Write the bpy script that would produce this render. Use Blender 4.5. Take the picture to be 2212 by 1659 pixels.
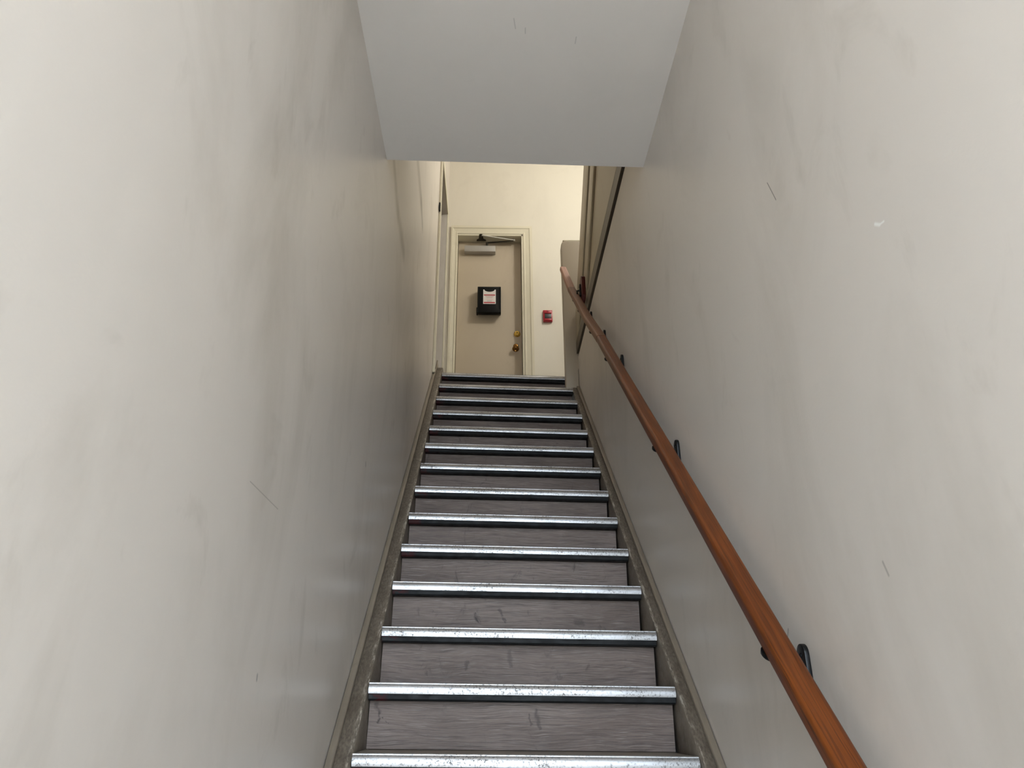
import bpy, bmesh, math, random
from mathutils import Vector, Matrix

# ---------------------------------------------------------------- clear
for o in list(bpy.data.objects):
    bpy.data.objects.remove(o, do_unlink=True)
scene = bpy.context.scene
COL = scene.collection
random.seed(7)

# ---------------------------------------------------------------- camera
PITCH, YAW, ROLL = 0.41784, 0.02946, -0.00698
cam_d = bpy.data.cameras.new('camera')
cam_d.sensor_fit = 'HORIZONTAL'
cam_d.sensor_width = 36.0
cam_d.lens = 1599.95 / 2212.0 * 36.0
cam_d.clip_start = 0.05
cam_d.clip_end = 100
cam = bpy.data.objects.new('camera', cam_d)
COL.objects.link(cam)
fw = Vector((math.sin(YAW) * math.cos(PITCH), math.cos(YAW) * math.cos(PITCH), math.sin(PITCH)))
rt = Vector((math.cos(YAW), -math.sin(YAW), 0))
up = rt.cross(fw)
r2 = rt * math.cos(ROLL) + up * math.sin(ROLL)
u2 = -rt * math.sin(ROLL) + up * math.cos(ROLL)
m = Matrix((r2, u2, -fw)).transposed().to_4x4()
m.translation = Vector((-0.10733, -2.1711, 0.3059))
cam.matrix_world = m
scene.camera = cam

# ---------------------------------------------------------------- world, lights, exposure
world = bpy.data.worlds.new('sky')
scene.world = world
world.use_nodes = True
bg = world.node_tree.nodes['Background']
bg.inputs[0].default_value = (0.72, 0.86, 1.0, 1)
bg.inputs[1].default_value = 14.6

def add_light(name, kind, loc, energy, color, rot=(0, 0, 0), **kw):
    d = bpy.data.lights.new(name, kind)
    d.energy = energy
    d.color = color
    for k, v in kw.items():
        setattr(d, k, v)
    o = bpy.data.objects.new(name, d)
    o.location = loc
    o.rotation_euler = rot
    COL.objects.link(o)
    return o

# sun on the street outside; it travels along the facade and does not enter the doorway
add_light('sun', 'SUN', (0, -8, 8), 56.0, (1.0, 0.97, 0.92), (0, math.radians(48), 0), angle=0.01)
# sky portal in the street doorway behind the camera
portal = add_light('doorway_portal', 'AREA', (0, -3.55, 0.75), 1, (1, 1, 1), (math.radians(90), 0, 0),
                   shape='RECTANGLE', size=1.0, size_y=3.3)
portal.data.cycles.is_portal = True
# warm ceiling lamp of the upper landing
add_light('landing_lamp_light', 'POINT', (1.35, 2.5, 5.3), 75, (1.0, 0.985, 0.92), shadow_soft_size=0.14)

vs = scene.view_settings
vs.view_transform = 'Standard'
vs.look = 'None'
vs.gamma = 1
vs.use_curve_mapping = False
vs.exposure = 0.0

# ---------------------------------------------------------------- helpers
def srgb(r, g, b):
    f = lambda c: (c / 255 / 12.92) if c <= 10 else ((c / 255 + 0.055) / 1.055) ** 2.4
    return (f(r), f(g), f(b), 1)

class NT:
    def __init__(self, name):
        self.m = bpy.data.materials.new(name)
        self.m.use_nodes = True
        self.t = self.m.node_tree
        self.b = self.t.nodes['Principled BSDF']
        tc = self.t.nodes.new('ShaderNodeTexCoord')
        self.obj = tc.outputs['Object']
    def n(self, typ, **kw):
        x = self.t.nodes.new(typ)
        for k, v in kw.items():
            setattr(x, k, v)
        return x
    def l(self, a, b):
        self.t.links.new(a, b)
    def put(self, sock, v):
        if isinstance(v, bpy.types.NodeSocket):
            self.l(v, sock)
        else:
            sock.default_value = v
    def math(self, op, a, b=0.5, clamp=False):
        x = self.n('ShaderNodeMath', operation=op, use_clamp=clamp)
        self.put(x.inputs[0], a)
        self.put(x.inputs[1], b)
        return x.outputs[0]
    def vmath(self, op, a, b=(0, 0, 0)):
        x = self.n('ShaderNodeVectorMath', operation=op)
        self.put(x.inputs[0], a)
        self.put(x.inputs[1], b)
        return x.outputs['Value'] if op in ('DOT_PRODUCT', 'LENGTH', 'DISTANCE') else x.outputs[0]
    def mapping(self, scale, loc=(0, 0, 0), src=None):
        x = self.n('ShaderNodeMapping')
        self.put(x.inputs['Vector'], src or self.obj)
        x.inputs['Scale'].default_value = scale
        self.put(x.inputs['Location'], loc)
        return x.outputs[0]
    def noise(self, vec, scale, detail=3, rough=0.5, dist=0.0):
        x = self.n('ShaderNodeTexNoise')
        self.put(x.inputs['Vector'], vec)
        x.inputs['Scale'].default_value = scale
        x.inputs['Detail'].default_value = detail
        x.inputs['Roughness'].default_value = rough
        x.inputs['Distortion'].default_value = dist
        return x.outputs['Fac']
    def ramp(self, f, lo, hi, a=0.0, b=1.0):
        x = self.n('ShaderNodeMapRange')
        self.put(x.inputs[0], f)
        for i, v in enumerate((lo, hi, a, b)):
            x.inputs[1 + i].default_value = v
        return x.outputs[0]
    def mix(self, f, a, b):
        x = self.n('ShaderNodeMix', data_type='RGBA')
        self.put(x.inputs[0], f)
        self.put(x.inputs[6], a)
        self.put(x.inputs[7], b)
        return x.outputs[2]
    def seg(self, a, b, w, soft=0.5, src=None):
        """mask of a scratch from a to b of half width w"""
        a, b = Vector(a), Vector(b)
        ba = b - a
        pa = self.vmath('SUBTRACT', src or self.obj, tuple(a))
        h = self.math('DIVIDE', self.vmath('DOT_PRODUCT', pa, tuple(ba)), max(ba.length_squared, 1e-9), True)
        sc = self.n('ShaderNodeVectorMath', operation='SCALE')
        sc.inputs[0].default_value = tuple(ba)
        self.l(h, sc.inputs['Scale'])
        d = self.vmath('DISTANCE', pa, sc.outputs[0])
        return self.ramp(d, w, w * soft, 0.0, 1.0)
    def bump(self, h, strength, dist=0.01):
        x = self.n('ShaderNodeBump')
        x.inputs['Strength'].default_value = strength
        x.inputs['Distance'].default_value = dist
        self.l(h, x.inputs['Height'])
        self.l(x.outputs[0], self.b.inputs['Normal'])
    def done(self, color=None, rough=0.5, metal=0.0, spec=0.5):
        if color is not None:
            self.put(self.b.inputs['Base Color'], color)
        self.put(self.b.inputs['Roughness'], rough)
        self.put(self.b.inputs['Metallic'], metal)
        self.b.inputs['Specular IOR Level'].default_value = spec
        return self.m

def paint(name, c, smudge_c=None, smudge=0.0, rough=0.42, wave=0.0, marks=(), fine=0.007, spec=0.5):
    t = NT(name)
    col = c
    if smudge:
        big = t.noise(t.mapping((1.0, 0.9, 0.45)), 2.3, 5, 0.62, 0.6)
        f = t.ramp(big, 0.48, 0.78, 0.0, smudge)
        col = t.mix(f, col, smudge_c)
        rub = t.noise(t.mapping((1.0, 1.5, 0.8), (3, 7, 1)), 4.0, 5, 0.6, 0.6)
        col = t.mix(t.ramp(rub, 0.60, 0.80, 0.0, smudge * 0.9), col, smudge_c)
    for a, b, w, mc, k in marks:
        s = t.seg(a, b, w, 0.2)
        if k < 1:
            s = t.math('MULTIPLY', s, k)
        col = t.mix(s, col, mc)
    if wave or fine:
        g = t.noise(t.obj, 120, 2)
        w = t.noise(t.mapping((1, 1.6, 0.35)), 2.6, 2, 0.5)
        h = t.math('ADD', t.math('MULTIPLY', g, fine), t.math('MULTIPLY', w, wave))
        t.bump(h, 0.6, 0.05)
    return t.done(col, rough, 0, spec)

def plain(name, c, rough=0.5, metal=0.0, grain=0.0):
    t = NT(name)
    col = c
    if grain:
        n = t.noise(t.obj, 35, 4, 0.6)
        dk = tuple(x * (1 - grain) for x in c[:3]) + (1,)
        col = t.mix(t.ramp(n, 0.35, 0.7), c, dk)
    return t.done(col, rough, metal)

class MB:
    """collects shapes into one mesh object"""
    def __init__(self):
        self.bm = bmesh.new()
    def box(self, x0, x1, y0, y1, z0, z1, mat=0, bevel=0.0, seg=2):
        b = bmesh.new()
        bmesh.ops.create_cube(b, size=1)
        for v in b.verts:
            v.co = Vector(((x0 + x1) / 2 + v.co.x * (x1 - x0), (y0 + y1) / 2 + v.co.y * (y1 - y0),
                           (z0 + z1) / 2 + v.co.z * (z1 - z0)))
        if bevel:
            bmesh.ops.bevel(b, geom=b.edges[:], offset=bevel, segments=seg, affect='EDGES', profile=0.5)
        self._join(b, mat)
        return self
    def _join(self, b, mat=0):
        mp = {}
        for v in b.verts:
            mp[v] = self.bm.verts.new(v.co)
        for f in b.faces:
            try:
                nf = self.bm.faces.new([mp[v] for v in f.verts])
                nf.material_index = mat
            except ValueError:
                pass
        b.free()
    def prism(self, pts, axis, a, b, mat=0, bevel=0.0):
        """pts: 2D outline; axis 'x': pts are (y,z); 'y': (x,z); 'z': (x,y)"""
        def P(p, k):
            return {'x': (k, p[0], p[1]), 'y': (p[0], k, p[1]), 'z': (p[0], p[1], k)}[axis]
        q = bmesh.new()
        A = [q.verts.new(P(p, a)) for p in pts]
        B = [q.verts.new(P(p, b)) for p in pts]
        n = len(pts)
        q.faces.new(A)
        q.faces.new(B[::-1])
        for i in range(n):
            q.faces.new((A[i], B[i], B[(i + 1) % n], A[(i + 1) % n]))
        bmesh.ops.recalc_face_normals(q, faces=q.faces[:])
        if bevel:
            bmesh.ops.bevel(q, geom=q.edges[:], offset=bevel, segments=2, affect='EDGES', profile=0.5)
        self._join(q, mat)
        return self
    def sweep(self, prof, frames, mat=0, caps=True):
        """prof: 2D points; frames: list of (origin, u, v)"""
        rings = [[self.bm.verts.new(Vector(o) + Vector(u) * p[0] + Vector(v) * p[1]) for p in prof] for o, u, v in frames]
        n = len(prof)
        for A, B in zip(rings, rings[1:]):
            for i in range(n):
                f = self.bm.faces.new((A[i], B[i], B[(i + 1) % n], A[(i + 1) % n]))
                f.material_index = mat
        if caps:
            self.bm.faces.new(rings[0]).material_index = mat
            self.bm.faces.new(rings[-1][::-1]).material_index = mat
        return self
    def lathe(self, prof, origin, axis, n=24, mat=0):
        """prof: (radius, distance along axis)"""
        ax = Vector(axis).normalized()
        u = ax.orthogonal().normalized()
        v = ax.cross(u)
        o = Vector(origin)
        rings = []
        for r, d in prof:
            rings.append([self.bm.verts.new(o + ax * d + (u * math.cos(2 * math.pi * i / n) + v * math.sin(2 * math.pi * i / n)) * max(r, 1e-5)) for i in range(n)])
        for A, B in zip(rings, rings[1:]):
            for i in range(n):
                self.bm.faces.new((A[i], A[(i + 1) % n], B[(i + 1) % n], B[i])).material_index = mat
        self.bm.faces.new(rings[0][::-1]).material_index = mat
        self.bm.faces.new(rings[-1]).material_index = mat
        return self
    def tube(self, pts, r, n=10, mat=0, flat=1.0):
        pts = [Vector(p) for p in pts]
        fr = []
        for i, p in enumerate(pts):
            d = (pts[min(i + 1, len(pts) - 1)] - pts[max(i - 1, 0)]).normalized()
            h = Vector((0, 0, 1)) if abs(d.z) < 0.95 else Vector((0, 1, 0))
            u = d.cross(h).normalized()
            fr.append((p, u, u.cross(d).normalized()))
        prof = [(r * math.cos(2 * math.pi * i / n), r * flat * math.sin(2 * math.pi * i / n)) for i in range(n)]
        return self.sweep(prof, fr, mat)
    def build(self, name, mats, parent=None, smooth=None):
        bmesh.ops.recalc_face_normals(self.bm, faces=self.bm.faces[:])
        me = bpy.data.meshes.new(name)
        self.bm.to_mesh(me)
        self.bm.free()
        for mt in (mats if isinstance(mats, (list, tuple)) else [mats]):
            me.materials.append(mt)
        if smooth is not None:
            for p in me.polygons:
                p.use_smooth = True
            me.set_sharp_from_angle(angle=math.radians(smooth))
        o = bpy.data.objects.new(name, me)
        COL.objects.link(o)
        if parent:
            o.parent = parent
        return o

def struct(o, label, cat=None):
    o['kind'] = 'structure'
    o['label'] = label
    o['category'] = cat or o.name.split('_')[0]
    return o

def thing(name, label, cat, loc=(0, 0, 0), group=None):
    o = bpy.data.objects.new(name, None)
    o.empty_display_size = 0.1
    o.location = loc
    o['label'] = label
    o['category'] = cat
    if group:
        o['group'] = group
    COL.objects.link(o)
    return o

def own(o, parent):
    """parent a mesh built in world coordinates under an empty that is not at the origin"""
    o.parent = parent
    o.matrix_parent_inverse = Matrix.Translation(-Vector(parent.location))
    return o

# ---------------------------------------------------------------- materials
CREAM = srgb(217, 209, 200)
DIRT = srgb(160, 150, 136)
LW, RW = -0.576, 0.566
marksL = [((LW, 0.603, 2.70), (LW, 0.84, 2.57), 0.07, srgb(120, 108, 88), 0.55),
          ((LW, 0.84, 2.57), (LW, 1.12, 2.53), 0.08, srgb(120, 108, 88), 0.55),
          ((LW, 1.48, 3.45), (LW, 1.79, 3.36), 0.10, srgb(130, 118, 98), 0.5),
          ((LW, 1.79, 3.36), (LW, 1.92, 3.28), 0.07, srgb(110, 98, 80), 0.5),
          ((LW, -0.767, 0.72), (LW, -0.561, 0.718), 0.002, srgb(120, 110, 100), 0.5),
          ((LW, 0.482, 1.16), (LW, 0.486, 1.15), 0.008, srgb(110, 100, 90), 0.8),
          ((LW, -0.56, 0.378), (LW, -0.56, 0.37), 0.006, srgb(100, 95, 90), 0.7),
          ((LW, 3.09, 3.345), (LW, 3.11, 3.31), 0.012, srgb(60, 52, 42), 0.8)]
marksR = [((RW, -0.726, 1.492), (RW, -0.755, 1.418), 0.0022, srgb(95, 88, 80), 0.9),
          ((RW, -1.11, 1.089), (RW, -1.122, 1.079), 0.005, srgb(240, 238, 232), 1.0),
          ((RW, -1.122, 1.079), (RW, -1.136, 1.076), 0.003, srgb(240, 238, 232), 1.0),
          ((RW, -0.41, 0.446), (RW, -0.43, 0.475), 0.004, srgb(110, 105, 100), 0.7),
          ((RW, -0.90, 0.539), (RW, -0.91, 0.515), 0.004, srgb(120, 112, 104), 0.5)]
M = {}
M['wall_l'] = paint('wall_paint_left', CREAM, DIRT, 0.45, 0.36, 0.09, marksL)
M['wall_r'] = paint('wall_paint_right', CREAM, DIRT, 0.3, 0.40, 0.04, marksR)
M['wall'] = paint('wall_paint', srgb(222, 216, 202), DIRT, 0.12, 0.5, 0.1)
CZ = 2.539
W = srgb(235, 232, 226)
marksC = [((0.156, 0.418, CZ), (0.180, 0.424, CZ), 0.006, W, 1), ((0.235, 0.430, CZ), (0.244, 0.431, CZ), 0.006, W, 1),
          ((0.246, 0.424, CZ), (0.278, 0.422, CZ), 0.005, W, 1), ((-0.318, 0.132, CZ), (-0.308, 0.132, CZ), 0.004, W, 0.7),
          ((-0.172, 0.337, CZ), (-0.160, 0.338, CZ), 0.004, W, 0.8), ((-0.037, -0.312, CZ), (-0.03, -0.27, CZ), 0.003, srgb(170, 166, 162), 0.5),
          ((0.005, -0.274, CZ), (0.006, -0.25, CZ), 0.003, srgb(170, 166, 162), 0.5), ((0.191, -0.239, CZ), (0.19, -0.21, CZ), 0.003, srgb(170, 166, 162), 0.5)]
M['ceiling'] = paint('ceiling_paint', srgb(230, 225, 220), srgb(208, 202, 197), 0.2, 0.55, 0.06, marksC)
M['trim'] = paint('casing_paint', srgb(220, 213, 192), srgb(160, 148, 124), 0.25, 0.38, 0.0)
M['door'] = paint('door_paint', srgb(192, 178, 157), srgb(168, 150, 127), 0.4, 0.45, 0.0)
M['panel'] = paint('panel_paint', srgb(172, 160, 136), srgb(148, 134, 110), 0.3, 0.42, 0.05)
M['taupe'] = paint('taupe_paint', srgb(128, 117, 103), srgb(86, 76, 64), 0.5, 0.4, 0.0)
M['dark_taupe'] = paint('dark_taupe_paint', srgb(92, 82, 68), srgb(70, 60, 48), 0.4, 0.45, 0.0)
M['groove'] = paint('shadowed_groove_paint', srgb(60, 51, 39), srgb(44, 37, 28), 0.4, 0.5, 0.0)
M['half'] = paint('half_wall_paint', srgb(168, 156, 138), DIRT, 0.35, 0.4, 0.1)
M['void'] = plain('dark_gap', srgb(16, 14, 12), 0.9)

def stringer_mat(name, xc):
    t = NT(name)
    c0, c1 = srgb(126, 116, 103), srgb(92, 82, 71)
    n = t.noise(t.mapping((2, 1, 1)), 9, 5, 0.65, 0.4)
    col = t.mix(t.ramp(n, 0.42, 0.7), c0, c1)
    g = t.n('ShaderNodeNewGeometry')
    sp = t.n('ShaderNodeSeparateXYZ')
    t.l(g.outputs['Normal'], sp.inputs[0])
    top = t.ramp(sp.outputs['Z'], 0.4, 0.6)
    ped = t.noise(t.mapping((3, 1, 1)), 55, 5, 0.75)
    dirt = t.math('MULTIPLY', top, t.ramp(ped, 0.38, 0.62, 0.25, 0.85))
    col = t.mix(dirt, col, srgb(74, 64, 54))
    ps = t.n('ShaderNodeSeparateXYZ')
    t.l(t.obj, ps.inputs[0])
    ed = t.ramp(t.math('ABSOLUTE', t.math('SUBTRACT', ps.outputs['X'], xc)), 0.011, 0.003)
    sc = t.noise(t.mapping((6, 1, 1), (2, 3, 4)), 14, 6, 0.75)
    wear = t.math('MULTIPLY', t.math('MULTIPLY', ed, top), t.ramp(sc, 0.50, 0.62))
    col = t.mix(wear, col, srgb(176, 168, 155))
    return t.done(col, t.ramp(ped, 0.3, 0.7, 0.35, 0.6))
M['string_l'] = stringer_mat('stringer_paint_left', -0.508)
M['string_r'] = stringer_mat('stringer_paint_right', 0.508)

def laminate():
    t = NT('grey_wood_laminate')
    oi = t.n('ShaderNodeObjectInfo')
    off = t.n('ShaderNodeCombineXYZ')
    for i, k in enumerate((37.0, 11.0, 23.0)):
        t.l(t.math('MULTIPLY', oi.outputs['Random'], k), off.inputs[i])
    v = t.vmath('ADD', t.obj, off.outputs[0])
    warp = t.noise(t.mapping((1.6, 1, 5), src=v), 1.6, 3, 0.5)
    wz = t.n('ShaderNodeCombineXYZ')
    t.l(t.math('MULTIPLY', warp, 0.05), wz.inputs[2])
    vw = t.vmath('ADD', v, wz.outputs[0])
    g1 = t.noise(t.mapping((1.5, 1, 60), src=vw), 5, 6, 0.7)
    g2 = t.noise(t.mapping((3.0, 1, 170), src=vw), 4, 4, 0.6)
    tone = t.noise(t.mapping((0.8, 1, 2.5), src=v), 2.5, 3)
    col = t.mix(t.ramp(tone, 0.35, 0.65), srgb(130, 115, 107), srgb(106, 91, 83))
    col = t.mix(t.ramp(g1, 0.46, 0.66, 0, 0.85), col, srgb(72, 61, 55))
    col = t.mix(t.ramp(g2, 0.57, 0.70, 0, 0.7), col, srgb(166, 157, 153))
    sm = t.noise(t.mapping((1.6, 1, 1), src=v), 9, 5, 0.7, 0.8)
    col = t.mix(t.ramp(sm, 0.60, 0.74, 0, 0.75), col, srgb(62, 54, 48))
    # dried drip and shoe scuffs on single risers
    pos = t.n('ShaderNodeNewGeometry').outputs['Position']
    jit = t.n('ShaderNodeTexNoise')
    t.l(pos, jit.inputs['Vector'])
    jit.inputs['Scale'].default_value = 60
    jit.inputs['Detail'].default_value = 3
    sc = t.n('ShaderNodeVectorMath', operation='SCALE')
    t.l(t.vmath('SUBTRACT', jit.outputs['Color'], (0.5, 0.5, 0.5)), sc.inputs[0])
    sc.inputs['Scale'].default_value = 0.022
    pj = t.vmath('ADD', pos, sc.outputs[0])
    D1, D2 = srgb(58, 50, 46), srgb(50, 42, 38)
    for a, b, w, c, k in (((-0.4787, 0.4653, 0.339), (-0.4678, 0.4656, 0.308), 0.009, D1, 0.55),
                          ((-0.4678, 0.4656, 0.308), (-0.4688, 0.4655, 0.279), 0.0055, D2, 0.85),
                          ((-0.468, 0.4656, 0.297), (-0.456, 0.4659, 0.296), 0.002, D2, 0.8),
                          ((-0.456, 0.4659, 0.296), (-0.449, 0.4661, 0.284), 0.002, D2, 0.8),
                          ((-0.449, 0.4661, 0.284), (-0.439, 0.4663, 0.280), 0.002, D2, 0.7),
                          ((-0.040, 0.7013, 0.512), (-0.034, 0.7015, 0.46), 0.011, D1, 0.5),
                          ((-0.194, 0.6971, 0.475), (-0.195, 0.6971, 0.455), 0.009, D1, 0.6),
                          ((-0.172, 0.9219, 0.67), (-0.160, 0.9221, 0.64), 0.006, D2, 0.8),
                          ((-0.075, 0.9246, 0.69), (-0.050, 0.9251, 0.64), 0.006, D1, 0.6),
                          ((0.235, 0.933, 0.636), (0.258, 0.933, 0.634), 0.016, D1, 0.55),
                          ((0.042, 0.4795, 0.31), (0.054, 0.4797, 0.257), 0.009, D1, 0.6),
                          ((0.019, 0.4788, 0.30), (0.026, 0.479, 0.27), 0.006, D1, 0.6)):
        col = t.mix(t.math('MULTIPLY', t.seg(a, b, w, 0.3, pj), k), col, c)
    t.bump(g1, 0.15, 0.002)
    return t.done(col, 0.55, 0, 0.35)
M['laminate'] = laminate()

def aluminium():
    t = NT('worn_aluminium')
    oi = t.n('ShaderNodeObjectInfo')
    off = t.n('ShaderNodeCombineXYZ')
    t.l(t.math('MULTIPLY', oi.outputs['Random'], 31.0), off.inputs[0])
    t.l(t.math('MULTIPLY', oi.outputs['Random'], 7.0), off.inputs[2])
    v = t.vmath('ADD', t.obj, off.outputs[0])
    sp = t.noise(t.mapping((1, 1, 1), src=v), 170, 4, 0.7)
    pat = t.noise(t.mapping((1, 3, 3), src=v), 6, 3)
    f = t.math('MULTIPLY', t.ramp(sp, 0.53, 0.62), t.ramp(pat, 0.38, 0.62, 0.2, 1.0))
    col = t.mix(t.ramp(pat, 0.3, 0.7), srgb(196, 196, 198), srgb(166, 164, 162))
    col = t.mix(f, col, srgb(70, 64, 58))
    st = t.noise(t.mapping((0.6, 60, 60), src=v), 4, 3)
    t.bump(t.math('ADD', t.math('MULTIPLY', sp, 0.6), st), 0.12, 0.002)
    return t.done(col, t.ramp(sp, 0.3, 0.7, 0.33, 0.50), t.math('SUBTRACT', 0.92, t.math('MULTIPLY', f, 0.8)))
M['alu'] = aluminium()

def black_edge():
    t = NT('chipped_black_paint')
    oi = t.n('ShaderNodeObjectInfo')
    off = t.n('ShaderNodeCombineXYZ')
    t.l(t.math('MULTIPLY', oi.outputs['Random'], 19.0), off.inputs[0])
    v = t.vmath('ADD', t.obj, off.outputs[0])
    n = t.noise(t.mapping((1, 1, 2), src=v), 22, 5, 0.7)
    n2 = t.noise(t.mapping((1, 1, 4), (5, 0, 0), src=v), 16, 6, 0.75)
    col = t.mix(t.ramp(n, 0.4, 0.65), srgb(17, 19, 20), srgb(6, 6, 6))
    col = t.mix(t.ramp(n2, 0.70, 0.73), col, srgb(96, 40, 24))
    col = t.mix(t.ramp(n2, 0.76, 0.765), col, srgb(170, 120, 60))
    s = t.n('ShaderNodeSeparateXYZ')
    t.l(t.obj, s.inputs[0])
    e = t.math('MULTIPLY', t.ramp(s.outputs['X'], -0.43, -0.455), t.ramp(n, 0.47, 0.52))
    col = t.mix(e, col, srgb(50, 8, 9))
    return t.done(col, t.ramp(n, 0.3, 0.7, 0.45, 0.7), 0, 0.25)
M['edge'] = black_edge()

def wood(name, c0, c1, c2, rough):
    t = NT(name)
    # rails are built along local Y (grain) with the profile in X,Z
    w = t.noise(t.mapping((3, 0.35, 3)), 3, 3, 0.5)
    wv = t.n('ShaderNodeCombineXYZ')
    t.l(t.math('MULTIPLY', w, 0.09), wv.inputs[0])
    v = t.vmath('ADD', t.obj, wv.outputs[0])
    g = t.noise(t.mapping((42, 0.9, 42), src=v), 2.2, 5, 0.6)
    g2 = t.noise(t.mapping((120, 2.5, 120), src=v), 2, 3)
    col = t.mix(t.ramp(g, 0.36, 0.64), c0, c1)
    col = t.mix(t.ramp(g2, 0.50, 0.70, 0, 0.75), col, c2)
    big = t.noise(t.mapping((1, 1.2, 1)), 1.3, 2)
    col = t.mix(t.ramp(big, 0.42, 0.68, 0, 0.4), col, c2)
    return t.done(col, rough, 0, 0.3)
M['varnish'] = wood('varnished_wood', srgb(120, 62, 20), srgb(92, 43, 12), srgb(58, 26, 8), 0.42)
M['paler'] = wood('worn_varnished_wood', srgb(132, 84, 52), srgb(108, 66, 40), srgb(84, 48, 28), 0.45)
M['bare'] = wood('bare_pink_wood', srgb(184, 146, 128), srgb(164, 126, 110), srgb(140, 104, 90), 0.55)
M['redwood'] = wood('dark_red_wood', srgb(92, 30, 22), srgb(74, 22, 18), srgb(54, 16, 14), 0.4)
M['iron'] = plain('black_iron', srgb(7, 7, 8), 0.42, 0.0)
M['iron'].node_tree.nodes['Principled BSDF'].inputs['Specular IOR Level'].default_value = 0.3
M['blackbox'] = plain('black_plastic', srgb(4, 4, 4), 0.6)
M['blackbox'].node_tree.nodes['Principled BSDF'].inputs['Specular IOR Level'].default_value = 0.2
M['white'] = plain('label_paper', srgb(226, 220, 216), 0.6)
M['red_ink'] = plain('red_ink', srgb(176, 30, 40), 0.6)
M['pink_ink'] = plain('pink_ink', srgb(214, 150, 150), 0.6)
M['grey_ink'] = plain('grey_ink', srgb(176, 164, 162), 0.6)
M['alarm_red'] = plain('red_enamel', srgb(172, 34, 48), 0.35, 0, 0.15)
M['alarm_dark'] = plain('dark_grey_panel', srgb(62, 62, 64), 0.4, 0, 0.3)
M['brass'] = plain('polished_brass', srgb(214, 178, 92), 0.25, 0.95)
M['old_brass'] = plain('tarnished_brass', srgb(150, 108, 58), 0.24, 0.95, 0.3)
M['closer'] = plain('silver_grey_enamel', srgb(172, 168, 162), 0.4, 0.2)
M['steel'] = plain('brushed_steel', srgb(196, 192, 182), 0.4, 0.4)
M['dark_steel'] = plain('dark_bronze_steel', srgb(58, 54, 44), 0.45, 0.4)
M['floor'] = plain('grey_floor_tile', srgb(120, 114, 108), 0.5, 0, 0.15)
M['pave'] = plain('street_paving', srgb(150, 148, 144), 0.8, 0, 0.1)

# ---------------------------------------------------------------- structure
R, T = 0.19586, 0.22412          # rise and going of one step
SL = R / T
LAND = 14 * R                    # upper landing level
FLOOR = -5 * R
YB = -3.6                        # street wall behind the camera
FARY = 4.29
TOP = 6.2

b = MB()
b.box(LW - 0.12, LW, YB, 3.20, FLOOR - 0.1, TOP)
b.box(LW - 0.12, LW, 3.20, 4.06, 4.97, TOP)
b.box(LW - 0.12, LW, 4.06, FARY, LAND - 0.2, TOP)
struct(b.build('wall_left', M['wall_l']), 'smudged cream painted wall along the left of the stairs', 'wall')
b = MB()
b.box(RW, RW + 0.10, YB, FARY, FLOOR - 0.1, 2.852)
struct(b.build('wall_right', M['wall_r']), 'scuffed cream painted wall behind the wooden handrail', 'wall')
b = MB()
b.box(LW - 1.3, -0.487, FARY, FARY + 0.2, LAND - 0.2, TOP)
b.box(0.206, 1.75, FARY, FARY + 0.2, LAND - 0.2, TOP)
b.box(-0.487, 0.206, FARY, FARY + 0.2, 4.884, TOP)
struct(b.build('wall_far', M['wall']), 'bright cream wall around the door at the top of the stairs', 'wall')
b = MB()
b.box(1.75, 1.85, -1.0, FARY + 0.2, LAND - 0.2, TOP)
struct(b.build('wall_upper_right', M['wall']), 'cream wall beyond the upper staircase', 'wall')
b = MB()
b.box(LW, 1.75, -1.1, -1.0, LAND, TOP)
struct(b.build('wall_upper_back', M['wall']), 'cream wall of the upper floor above the entrance', 'wall')
b = MB()
b.box(LW - 1.3, LW - 1.2, 2.6, FARY, LAND - 0.2, TOP)
b.box(LW - 1.2, LW - 0.12, 2.6, 2.7, LAND - 0.2, TOP)
struct(b.build('wall_side_room', M['wall']), 'cream wall of the room through the left doorway', 'wall')
b = MB()
b.box(LW - 0.12, -0.52, YB - 0.15, YB, FLOOR - 0.1, 2.72)
b.box(0.52, RW + 0.10, YB - 0.15, YB, FLOOR - 0.1, 2.72)
b.box(-0.52, 0.52, YB - 0.15, YB, 2.40, 2.72)
struct(b.build('wall_back', M['wall']), 'cream wall around the street doorway behind the viewer', 'wall')
b = MB()
b.prism([(LW, YB), (RW, YB), (RW, 0.455), (LW, 0.427)], 'z', CZ, LAND)
struct(b.build('ceiling', M['ceiling']), 'smooth grey-white ceiling over the lower stairs, ending above the flight', 'ceiling')
b = MB()
b.box(LW - 1.3, 1.85, -1.1, FARY + 0.2, TOP, TOP + 0.1)
struct(b.build('ceiling_upper', M['ceiling']), 'white ceiling of the upper floor', 'ceiling')
b = MB()
b.box(LW, RW, YB - 0.15, -4 * T + 0.06, FLOOR - 0.1, FLOOR)
struct(b.build('floor', M['floor']), 'grey floor at the foot of the stairs', 'floor')
b = MB()
b.box(LW - 1.2, RW, 14 * T + 0.07, FARY + 0.3, LAND - 0.12, LAND - 0.001)
b.box(RW + 0.10, 1.75, -1.1, FARY, LAND - 0.12, LAND - 0.001)
b.box(LW - 1.3, LW - 0.12, 2.6, 14 * T + 0.07, LAND - 0.12, LAND - 0.001)
struct(b.build('floor_upper', M['floor']), 'floor of the upper landing behind the top step', 'floor')
b = MB()
b.box(-8, 8, -18, YB - 0.16, FLOOR - 0.15, FLOOR - 0.05)
struct(b.build('floor_street', M['pave']), 'grey pavement outside the street doorway', 'floor')

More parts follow.
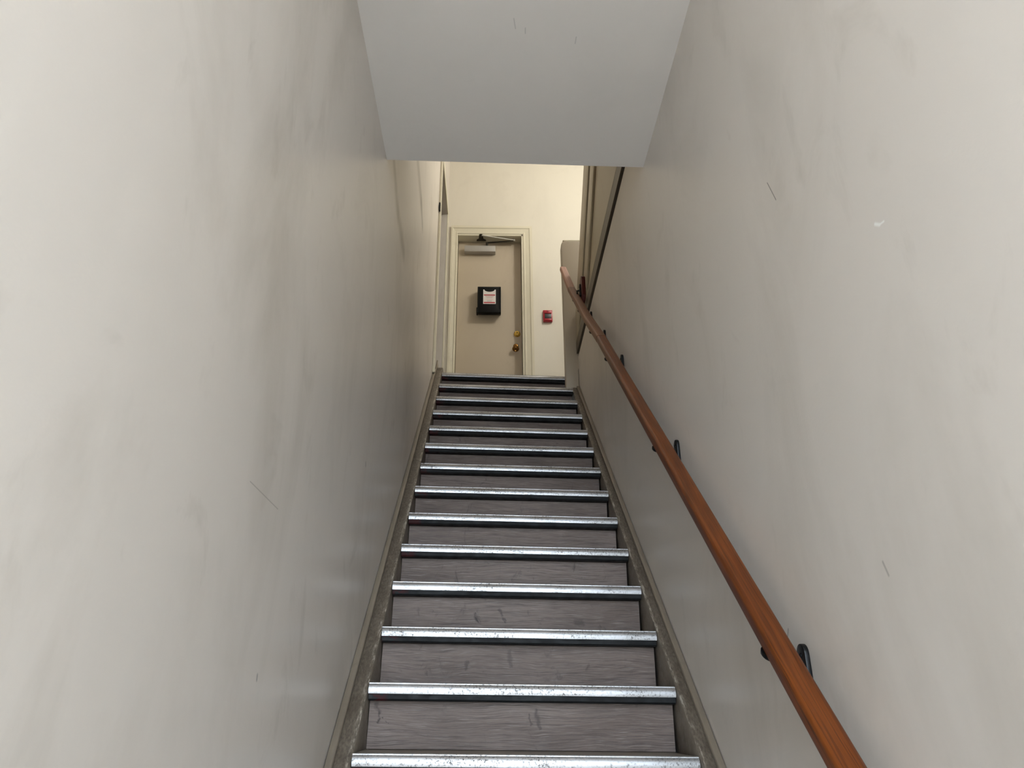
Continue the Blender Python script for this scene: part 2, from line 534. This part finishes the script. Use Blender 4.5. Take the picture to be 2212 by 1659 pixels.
# casing of the left doorway
b = MB()
cx0, cx1 = LW, LW + 0.011
b.box(cx0, cx1, 3.10, 3.20, LAND, 5.07, 0, 0.003)
b.box(LW, LW + 0.022, 3.085, 3.115, LAND, 5.07, 0, 0.006)
b.box(cx0, cx1, 3.20, 4.06, 4.97, 5.07)
b.box(cx0, cx1, 4.06, 4.16, LAND, 5.07, 0, 0.003)
c3 = b.build('trim_1', M['trim'])
struct(c3, 'cream casing of the side doorway on the left of the landing', 'trim')
b = MB()
b.box(LW + 0.005, LW + 0.016, 3.05, 3.082, 4.26, 4.34, 0, 0.004)
hinge = b.build('hinge', M['iron'], c3)
hinge['label'] = 'small black hinge plate high on the casing edge'

# far door frame: casing with a moulded profile, mitred round the opening
def casing(xl, xr, zt, z0, wl_, wr_, wt, y):
    prof = [(0.0, 0.000), (0.0, -0.010), (0.10, -0.016), (0.18, -0.016), (0.24, -0.011), (0.66, -0.017), (0.74, -0.024), (1.0, -0.024), (1.0, 0.0)]
    b = MB()
    rings = []
    for (px, pz, dx, dz) in ((xl, z0, -wl_, 0), (xl, zt, -wl_, wt), (xr, zt, wr_, wt), (xr, z0, wr_, 0)):
        rings.append([b.bm.verts.new((px + dx * u, y + d, pz + dz * u)) for u, d in prof])
    n = len(prof)
    for A, B in zip(rings, rings[1:]):
        for i in range(n):
            b.bm.faces.new((A[i], B[i], B[(i + 1) % n], A[(i + 1) % n]))
    b.bm.faces.new(rings[0])
    b.bm.faces.new(rings[-1])
    return b
d1 = struct(thing('door_1', 'beige flat door with brass knob at the top of the stairs', 'door', (-0.14, 4.40, LAND)), 'beige flat door with brass knob at the top of the stairs', 'door')
b = MB()
b.box(-0.468, 0.187, 4.40, 4.44, LAND + 0.004, 4.864, 0, 0.0015, 1)
own(b.build('door_leaf', M['door']), d1)
fr = casing(-0.474, 0.206, 4.884, LAND, 0.066, 0.096, 0.098, FARY).build('trim_2', M['trim'])
struct(fr, 'moulded cream casing framing the beige door', 'trim')
b = MB()
b.box(-0.487, -0.472, FARY - 0.008, 4.47, LAND, 4.884)
b.box(0.192, 0.206, FARY - 0.008, 4.47, LAND, 4.884)
b.box(-0.487, 0.206, FARY - 0.008, 4.47, 4.869, 4.884)
b.box(-0.472, 0.192, 4.442, 4.47, LAND, 4.869)
jamb = b.build('jamb', M['trim'], fr)
# knob and deadbolt
kn = MB()
kn.lathe([(0.033, 0), (0.033, 0.004), (0.028, 0.009), (0.013, 0.012), (0.011, 0.028), (0.017, 0.034), (0.0245, 0.043), (0.027, 0.053), (0.0255, 0.062), (0.019, 0.068), (0.008, 0.069), (0.004, 0.068)], (0.125, 4.40, 3.606), (0, -1, 0), 28)
ko = own(kn.build('knob', M['old_brass'], None, 40), d1)
ko['label'] = 'tarnished brass door knob'
db = MB()
db.lathe([(0.034, 0), (0.034, 0.004), (0.029, 0.014), (0.024, 0.022), (0.021, 0.024), (0.013, 0.0235), (0.002, 0.0235)], (0.141, 4.40, 3.772), (0, -1, 0), 28)
do_ = own(db.build('deadbolt', M['brass'], None, 40), d1)
do_['label'] = 'polished brass deadbolt cylinder'
kb = MB()
kb.box(0.1385, 0.1435, 4.3745, 4.3775, 3.772, 3.785)
kh = kb.build('keyhole', M['void'])
kh.parent = do_


# half wall at the head of the stairs
b = MB()
b.prism([(0.462, 2.552), (0.465, 3.0), (0.466, 3.90), (0.476, 3.925), (0.495, 3.935), (0.78, 3.935), (0.78, LAND), (0.563, LAND), (0.563, 2.552)], 'y', 3.025, 3.115, 0, 0.006)
hw = struct(b.build('wall_half', M['half'], None, 50), 'low grey-cream half wall with rounded corner at the head of the stairs', 'wall')
b = MB()
b.box(0.482, 0.80, 3.030, 3.112, 3.936, 3.950, 0, 0.004)
b.build('cap', M['trim'], hw)

# ---------------------------------------------------------------- side of the upper flight (right, above floor level)
MS = math.tan(math.radians(41))      # its slope falls away from the viewer
ug = thing('stair_guard', 'cream closed side of the upper staircase with raking boards above the handrail', 'stair guard', (RW + 0.05, 1.5, 2.87))
def rake(c0, c1, x0, x1, ya, yb, mat, name, zmin=2.875, bevel=0.004):
    # band between z = c0 - MS*y and z = c1 - MS*y, ends cut plumb
    p = [(ya, max(c0 - MS * ya, zmin)), (yb, max(c0 - MS * yb, zmin)), (yb, c1 - MS * yb), (ya, c1 - MS * ya)]
    bb = MB()
    bb.prism(p, 'x', x0, x1, 0, bevel)
    return own(bb.build(name, mat, None, 50), ug)
YA = 0.0
b = MB()
yk = YA
b.prism([(yk, 2.875), (3.022, 2.875), (3.022, 5.45 - MS * 3.022), (yk, 5.45 - MS * yk)], 'x', RW + 0.012, RW + 0.09)
own(b.build('panel', M['panel']), ug)
rake(5.085, 5.385, RW - 0.004, RW + 0.012, YA, 2.62, M['panel'], 'raking_board')
rake(5.385, 5.475, RW + 0.030, RW + 0.09, YA, 3.02, M['groove'], 'raking_groove')
rake(5.475, 5.86, RW - 0.006, RW + 0.09, YA, 3.02, M['panel'], 'raking_board')
rake(5.86, 6.08, RW + 0.020, RW + 0.07, YA, 2.84, M['groove'], 'raking_rail')
b = MB()
b.prism([(RW + 0.02, 2.874), (RW - 0.012, 2.874), (RW - 0.012, 2.972), (RW + 0.002, 2.985), (RW + 0.012, 2.985), (RW + 0.012, 2.875)], 'y', -0.2, 3.02)
f_ = own(b.build('fascia', M['dark_taupe']), ug)
b = MB()
b.box(RW - 0.010, RW + 0.012, -0.2, 3.02, 2.985, 2.997, 0, 0.003)
own(b.build('fascia_bead', M['panel']), ug)
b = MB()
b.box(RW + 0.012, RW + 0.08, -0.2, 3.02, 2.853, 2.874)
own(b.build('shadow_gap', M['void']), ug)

# ---------------------------------------------------------------- staircase
st = thing('staircase', 'steep enclosed staircase with grey wood-look risers and worn metal nosings', 'staircase', (0, -4 * T, FLOOR))
def stair_child(o, k):
    o.parent = st
    o.matrix_parent_inverse = Matrix.Translation(-Vector(st.location))
    o.location = (0, k * T, k * R)
    o.rotation_euler = (0, math.radians(1.02), math.radians(1.55))
HW = 0.499
b = MB()
b.prism([(-0.012, -0.002), (-0.012, -0.050), (-0.009, -0.055), (0.26, -0.055), (0.26, -0.002)], 'x', -HW, HW)
tr0 = b.build('tread', [M['edge'], M['taupe']])
for p in tr0.data.polygons:
    if p.normal.z > 0.9:
        p.material_index = 1
b = MB()
prof = [(0.030, -0.0015), (0.002, 0.0), (-0.006, -0.0012), (-0.0125, -0.005), (-0.017, -0.011), (-0.0195, -0.0185), (-0.0200, -0.027), (-0.0185, -0.0345), (-0.0125, -0.0345), (-0.0125, -0.0022), (0.030, -0.0022)]
b.prism(prof, 'x', -0.5, 0.5)
ns0 = b.build('metal_nosing', M['alu'], None, 50)
b = MB()
b.box(-0.4985, 0.4985, 0.030, 0.042, -R - 0.001, -0.0552, 0, 0.001, 1)
rs0 = b.build('riser', M['laminate'])
first = True
for k in range(-4, 15):
    if first:
        tr, ns, rs = tr0, ns0, rs0
        first = False
    else:
        tr, ns, rs = tr0.copy(), ns0.copy(), rs0.copy()
        for o in (tr, ns, rs):
            COL.objects.link(o)
    stair_child(tr, k)
    stair_child(rs, k)
    ns.parent = tr
    ns.matrix_parent_inverse = Matrix.Identity(4)
    ns.location = (0, 0, 0)

# unseen dark solid added under the steps to stop sky light leaking through
b = MB()
pts = [(-4 * T + 0.06, FLOOR), (-4 * T + 0.06, max(FLOOR + 0.01, SL * (-4 * T + 0.06) - 0.30)), (14 * T + 0.06, SL * (14 * T + 0.06) - 0.30), (14 * T + 0.06, FLOOR)]
b.prism(pts, 'x', -0.550, 0.540)
own(b.build('carcase', M['void']), st)
# stringers and their wall mouldings
def stringer(side, y0, y1, o0, o1):
    off = lambda y: o0 + (o1 - o0) * (y - y0) / (y1 - y0)
    zt = lambda y, e=0: SL * y + off(y) + e
    xi, xm, xw = (-0.503, -0.552, LW + 0.0015) if side < 0 else (0.503, 0.542, RW - 0.0015)
    b = MB()
    pts = [(y0, zt(y0)), (y1, zt(y1)), (y1, zt(y1) - 0.42), (y0 + 0.30, zt(y0) - 0.42 + 0.30 * SL - 0.0), (y0, FLOOR)] if False else \
          [(y0, zt(y0)), (y1, zt(y1)), (y1, zt(y1) - 0.40), (y0 + 0.35, max(FLOOR, zt(y0 + 0.35) - 0.40)), (y0, FLOOR)]
    b.prism(pts, 'x', xi, xm, 0, 0.003)
    o = own(b.build('stringer', M['string_l' if side < 0 else 'string_r'], None, 40), st)
    b = MB()
    pts = [(y0, zt(y0, 0.014)), (y1, zt(y1, 0.014)), (y1, zt(y1, -0.06)), (y0, zt(y0, -0.06))]
    b.prism(pts, 'x', xm, xw, 0, 0.004)
    own(b.build('stringer_moulding', M['taupe'], None, 40), st)
stringer(-1, -1.05, 3.20, 0.002, 0.012)
stringer(1, -1.05, 3.02, 0.012, -0.055)
# upper end block of the left stringer
b = MB()
b.prism([(3.20, LAND - 0.02), (3.20, 3.20 * SL + 0.012), (3.24, 3.20 * SL + 0.055), (3.30, 3.20 * SL + 0.06), (3.34, LAND + 0.10), (3.34, LAND - 0.0)], 'x', -0.503, -0.552, 0, 0.006)
own(b.build('stringer_end', M['string_l'], None, 50), st)
b = MB()
b.prism([(3.20, LAND), (3.20, 3.20 * SL + 0.02), (3.34, 3.36 * SL + 0.03), (3.37, LAND + 0.15), (3.37, LAND)], 'x', -0.552, LW + 0.012, 0, 0.004)
own(b.build('stringer_end', M['taupe'], None, 50), st)

# ---------------------------------------------------------------- handrail
def rrect(w, h, r, n=5):
    p = []
    for cx, cy, a0 in ((w / 2 - r, h / 2 - r, 0), (-w / 2 + r, h / 2 - r, 90), (-w / 2 + r, -h / 2 + r, 180), (w / 2 - r, -h / 2 + r, 270)):
        for i in range(n + 1):
            a = math.radians(a0 + 90 * i / n)
            p.append((cx + r * math.cos(a), cy + r * math.sin(a)))
    return p
hr = thing('handrail', 'brown wooden handrail on black brackets rising along the right wall', 'handrail', (0.5, -1.25, -0.2122))
def rail_piece(a, b_, mat, w=0.054, h=0.042, r=0.012, taper=1.0, label=None):
    a, b_ = Vector(a), Vector(b_)
    d = b_ - a
    L = d.length
    y = d.normalized()
    x = y.cross(Vector((0, 0, 1))).normalized()
    z = x.cross(y)
    bb = MB()
    frames = []
    a = a + y * 0.0012
    L -= 0.0012
    N = 6
    for i in range(N + 1):
        s = i / N
        frames.append((Vector((0, L * s, 0)), Vector((1, 0, 0)) * (1 + (taper - 1) * s), Vector((0, 0, 1)) * (1 + (taper - 1) * s)))
    bb.sweep(rrect(w, h, r), frames)
    o = bb.build('rail', mat, None, 50)
    mm = Matrix((x, y, z)).transposed().to_4x4()
    mm.translation = a
    o.matrix_world = mm
    o.parent = hr
    o.matrix_parent_inverse = Matrix.Translation(-Vector(hr.location))
    if label:
        o['label'] = label
    return o
P0 = (0.502, -1.25, -0.2122)
P1 = (0.502, 1.498, 2.213)
P2 = (0.500, 1.952, 2.592)
P3 = (0.495, 2.690, 3.255)
P4 = (0.466, 2.955, 3.612)
rail_piece(P0, P1, M['varnish'], label='glossy orange-brown lower length of rail')
rail_piece(P1, P2, M['paler'], 0.056, 0.044, label='duller middle length of rail')
rail_piece(P2, P3, M['paler'], 0.055, 0.043)
rail_piece(P3, P4, M['bare'], 0.054, 0.042, 0.010, 0.92, label='pinkish bare wood end of the rail')

def rail_z(y):
    pts = [P0, P1, P2, P3, P4]
    for a, b_ in zip(pts, pts[1:]):
        if a[1] <= y <= b_[1]:
            return a[2] + (b_[2] - a[2]) * (y - a[1]) / (b_[1] - a[1])
def bracket(y, xwall, ztop):
    e = bpy.data.objects.new('bracket', None)
    e.empty_display_size = 0.03
    COL.objects.link(e)
    e.parent = hr
    e.location = Vector((xwall, y, ztop - 0.045)) - Vector(hr.location)
    b = MB()
    # wall plate: capsule outline with a bevelled face
    n = 10
    out = [(0.022 * math.cos(math.pi * i / n), 0.030 + 0.022 * math.sin(math.pi * i / n)) for i in range(n + 1)]
    out += [(0.022 * math.cos(math.pi + math.pi * i / n), -0.030 + 0.022 * math.sin(math.pi + math.pi * i / n)) for i in range(n + 1)]
    b.prism(out, 'x', 0.0, -0.011, 0, 0.002)
    p = b.build('plate', M['iron'], e, 40)
    b = MB()
    for zz in (0.028, -0.028):
        b = MB()
        b.lathe([(0.0055, 0), (0.0055, 0.002), (0.002, 0.0035)], (-0.011, 0, zz), (-1, 0, 0), 10)
        b.build('screw', M['iron'], p, 40)
    zr = rail_z(y) - (ztop - 0.045) - 0.029
    xr = 0.5 - xwall
    b = MB()
    b.tube([(-0.006, 0, 0.0), (-0.028, 0, -0.004), (xr * 0.75, 0, zr * 0.35 - 0.004), (xr, 0, zr - 0.012), (xr, 0, zr)], 0.0075, 10)
    b.build('arm', M['iron'], e, 60)
    b = MB()
    ax = Vector((0, -math.sin(math.radians(41.3)), math.cos(math.radians(41.3))))
    b.lathe([(0.010, -0.010), (0.020, -0.007), (0.024, -0.002), (0.024, 0.005)], (xr - 0.006, 0, zr + 0.003), tuple(ax), 18)
    b.build('saddle', M['iron'], e, 40)
for y, zt in ((-0.506, 0.431), (0.349, 1.199), (1.249, 1.986), (1.728, 2.386), (2.211, 2.785)):
    bracket(y, RW, zt)
# top bracket on a dark wooden block fixed to the raking board
b = MB()
b.prism([(2.40, 3.19), (2.44, 3.22), (2.50, 3.22), (2.52, 3.19), (2.53, 3.04), (2.50, 3.001), (2.43, 3.001), (2.40, 3.04)], 'x', RW - 0.030, RW - 0.0045, 0, 0.002)
bl = own(b.build('mounting_block', M['redwood'], None, 50), hr)
bl['label'] = 'dark red wooden block behind the top bracket'
bracket(2.47, RW - 0.030, 3.16)

# ---------------------------------------------------------------- door closer
dc = thing('door_closer', 'silver-grey door closer with folding arm at the top of the beige door', 'door closer', (-0.24, 4.37, 4.70))
b = MB()
b.box(-0.402, -0.079, 4.335, 4.399, 4.708, 4.782, 0, 0.004)
own(b.build('closer_body', M['closer'], None, 40), dc)
b = MB()
b.lathe([(0.012, 0), (0.012, 0.055)], (-0.168, 4.368, 4.783), (0, 0, 1), 14)
own(b.build('spindle', M['dark_steel'], None, 40), dc)
b = MB()
b.tube([(-0.168, 4.368, 4.838), (-0.02, 4.352, 4.842), (0.115, 4.338, 4.846)], 0.008, 8)
own(b.build('arm', M['dark_steel'], None, 60), dc)
b = MB()
b.tube([(0.118, 4.338, 4.853), (-0.05, 4.300, 4.855), (-0.222, 4.262, 4.857)], 0.0075, 8)
b.lathe([(0.012, -0.010), (0.012, 0.010)], (0.117, 4.338, 4.850), (0, 0, 1), 12)
own(b.build('forearm', M['steel'], None, 60), dc)
b = MB()
b.prism([(-0.278, 4.375), (-0.178, 4.375), (-0.180, 4.352), (-0.206, 4.335), (-0.212, 4.262), (-0.222, 4.250), (-0.240, 4.250), (-0.250, 4.262), (-0.254, 4.335), (-0.276, 4.352)], 'z', 4.862, 4.868, 0, 0.001)
own(b.build('shoe', M['dark_steel'], None, 40), dc)

# ---------------------------------------------------------------- black document box on the door
mb = thing('document_box', 'black box with white and red label fixed to the beige door', 'box', (-0.14, 4.35, 3.96))
b = MB()
b.prism([(4.399, 4.262), (4.310, 4.266), (4.302, 4.255), (4.298, 4.00), (4.300, 3.962), (4.315, 3.955), (4.399, 3.985)], 'x', -0.258, -0.022, 0, 0.004)
own(b.build('box_body', M['blackbox'], None, 40), mb)
b = MB()
b.box(-0.268, -0.250, 4.296, 4.360, 3.956, 4.02, 0, 0.007)
own(b.build('corner_guard', M['blackbox'], None, 40), mb)
for sx in (-0.250, -0.034):
    b = MB()
    b.box(sx - 0.003, sx + 0.003, 4.2945, 4.302, 4.0, 4.25, 0, 0.002)
    own(b.build('rib', M['blackbox'], None, 40), mb)
b = MB()
cx = -0.1375
arc = [(cx + 0.052 * math.cos(a), 4.222 - 0.026 * math.sin(a)) for a in [math.pi * i / 14 for i in range(15)]]
pts = [(-0.201, 4.056), (-0.074, 4.056), (-0.074, 4.222)] + arc + [(-0.201, 4.222)]
b.prism(pts, 'y', 4.2945, 4.2985)
lab = own(b.build('label_card', M['white']), mb)
lab['label'] = 'white label card with red bars'
def stripe(x0, x1, z, h, mat, name):
    s = MB()
    s.box(x0, x1, 4.2940, 4.2950, z - h / 2, z + h / 2)
    o = s.build(name, mat)
    o.parent = lab
stripe(-0.194, -0.081, 4.158, 0.0115, M['red_ink'], 'red_bar')
stripe(-0.194, -0.081, 4.071, 0.0125, M['red_ink'], 'red_bar')
for z, w_, mt in ((4.143, 0.088, 'grey_ink'), (4.135, 0.070, 'pink_ink'), (4.126, 0.060, 'grey_ink'), (4.109, 0.064, 'pink_ink'), (4.093, 0.054, 'grey_ink'), (4.085, 0.046, 'grey_ink')):
    stripe(cx - w_ / 2, cx + w_ / 2, z, 0.0036, M[mt], 'text_line')

# ---------------------------------------------------------------- fire alarm pull station
fa = thing('fire_alarm_station', 'small red fire alarm pull station on the cream wall beside the door', 'fire alarm', (0.443, 4.29, 3.84))
b = MB()
b.box(0.396, 0.489, 4.262, FARY, 3.845, 3.972, 0, 0.005)
own(b.build('alarm_body', M['alarm_red'], None, 40), fa)
b = MB()
b.box(0.408, 0.480, 4.252, 4.263, 3.930, 3.964, 0, 0.003)
own(b.build('front_cover', M['alarm_red'], None, 40), fa)
b = MB()
b.box(0.408, 0.480, 4.252, 4.263, 3.850, 3.872, 0, 0.003)
own(b.build('front_cover', M['alarm_red'], None, 40), fa)
b = MB()
b.box(0.412, 0.478, 4.256, 4.2632, 3.876, 3.926, 0, 0.002)
pb = own(b.build('pull_handle', M['alarm_dark'], None, 40), fa)
pb['label'] = 'dark grey centre panel'
b = MB()
b.lathe([(0.0045, 0), (0.0045, 0.003)], (0.443, 4.2525, 3.949), (0, -1, 0), 10)
own(b.build('key_lock', M['alarm_dark'], None, 40), fa)
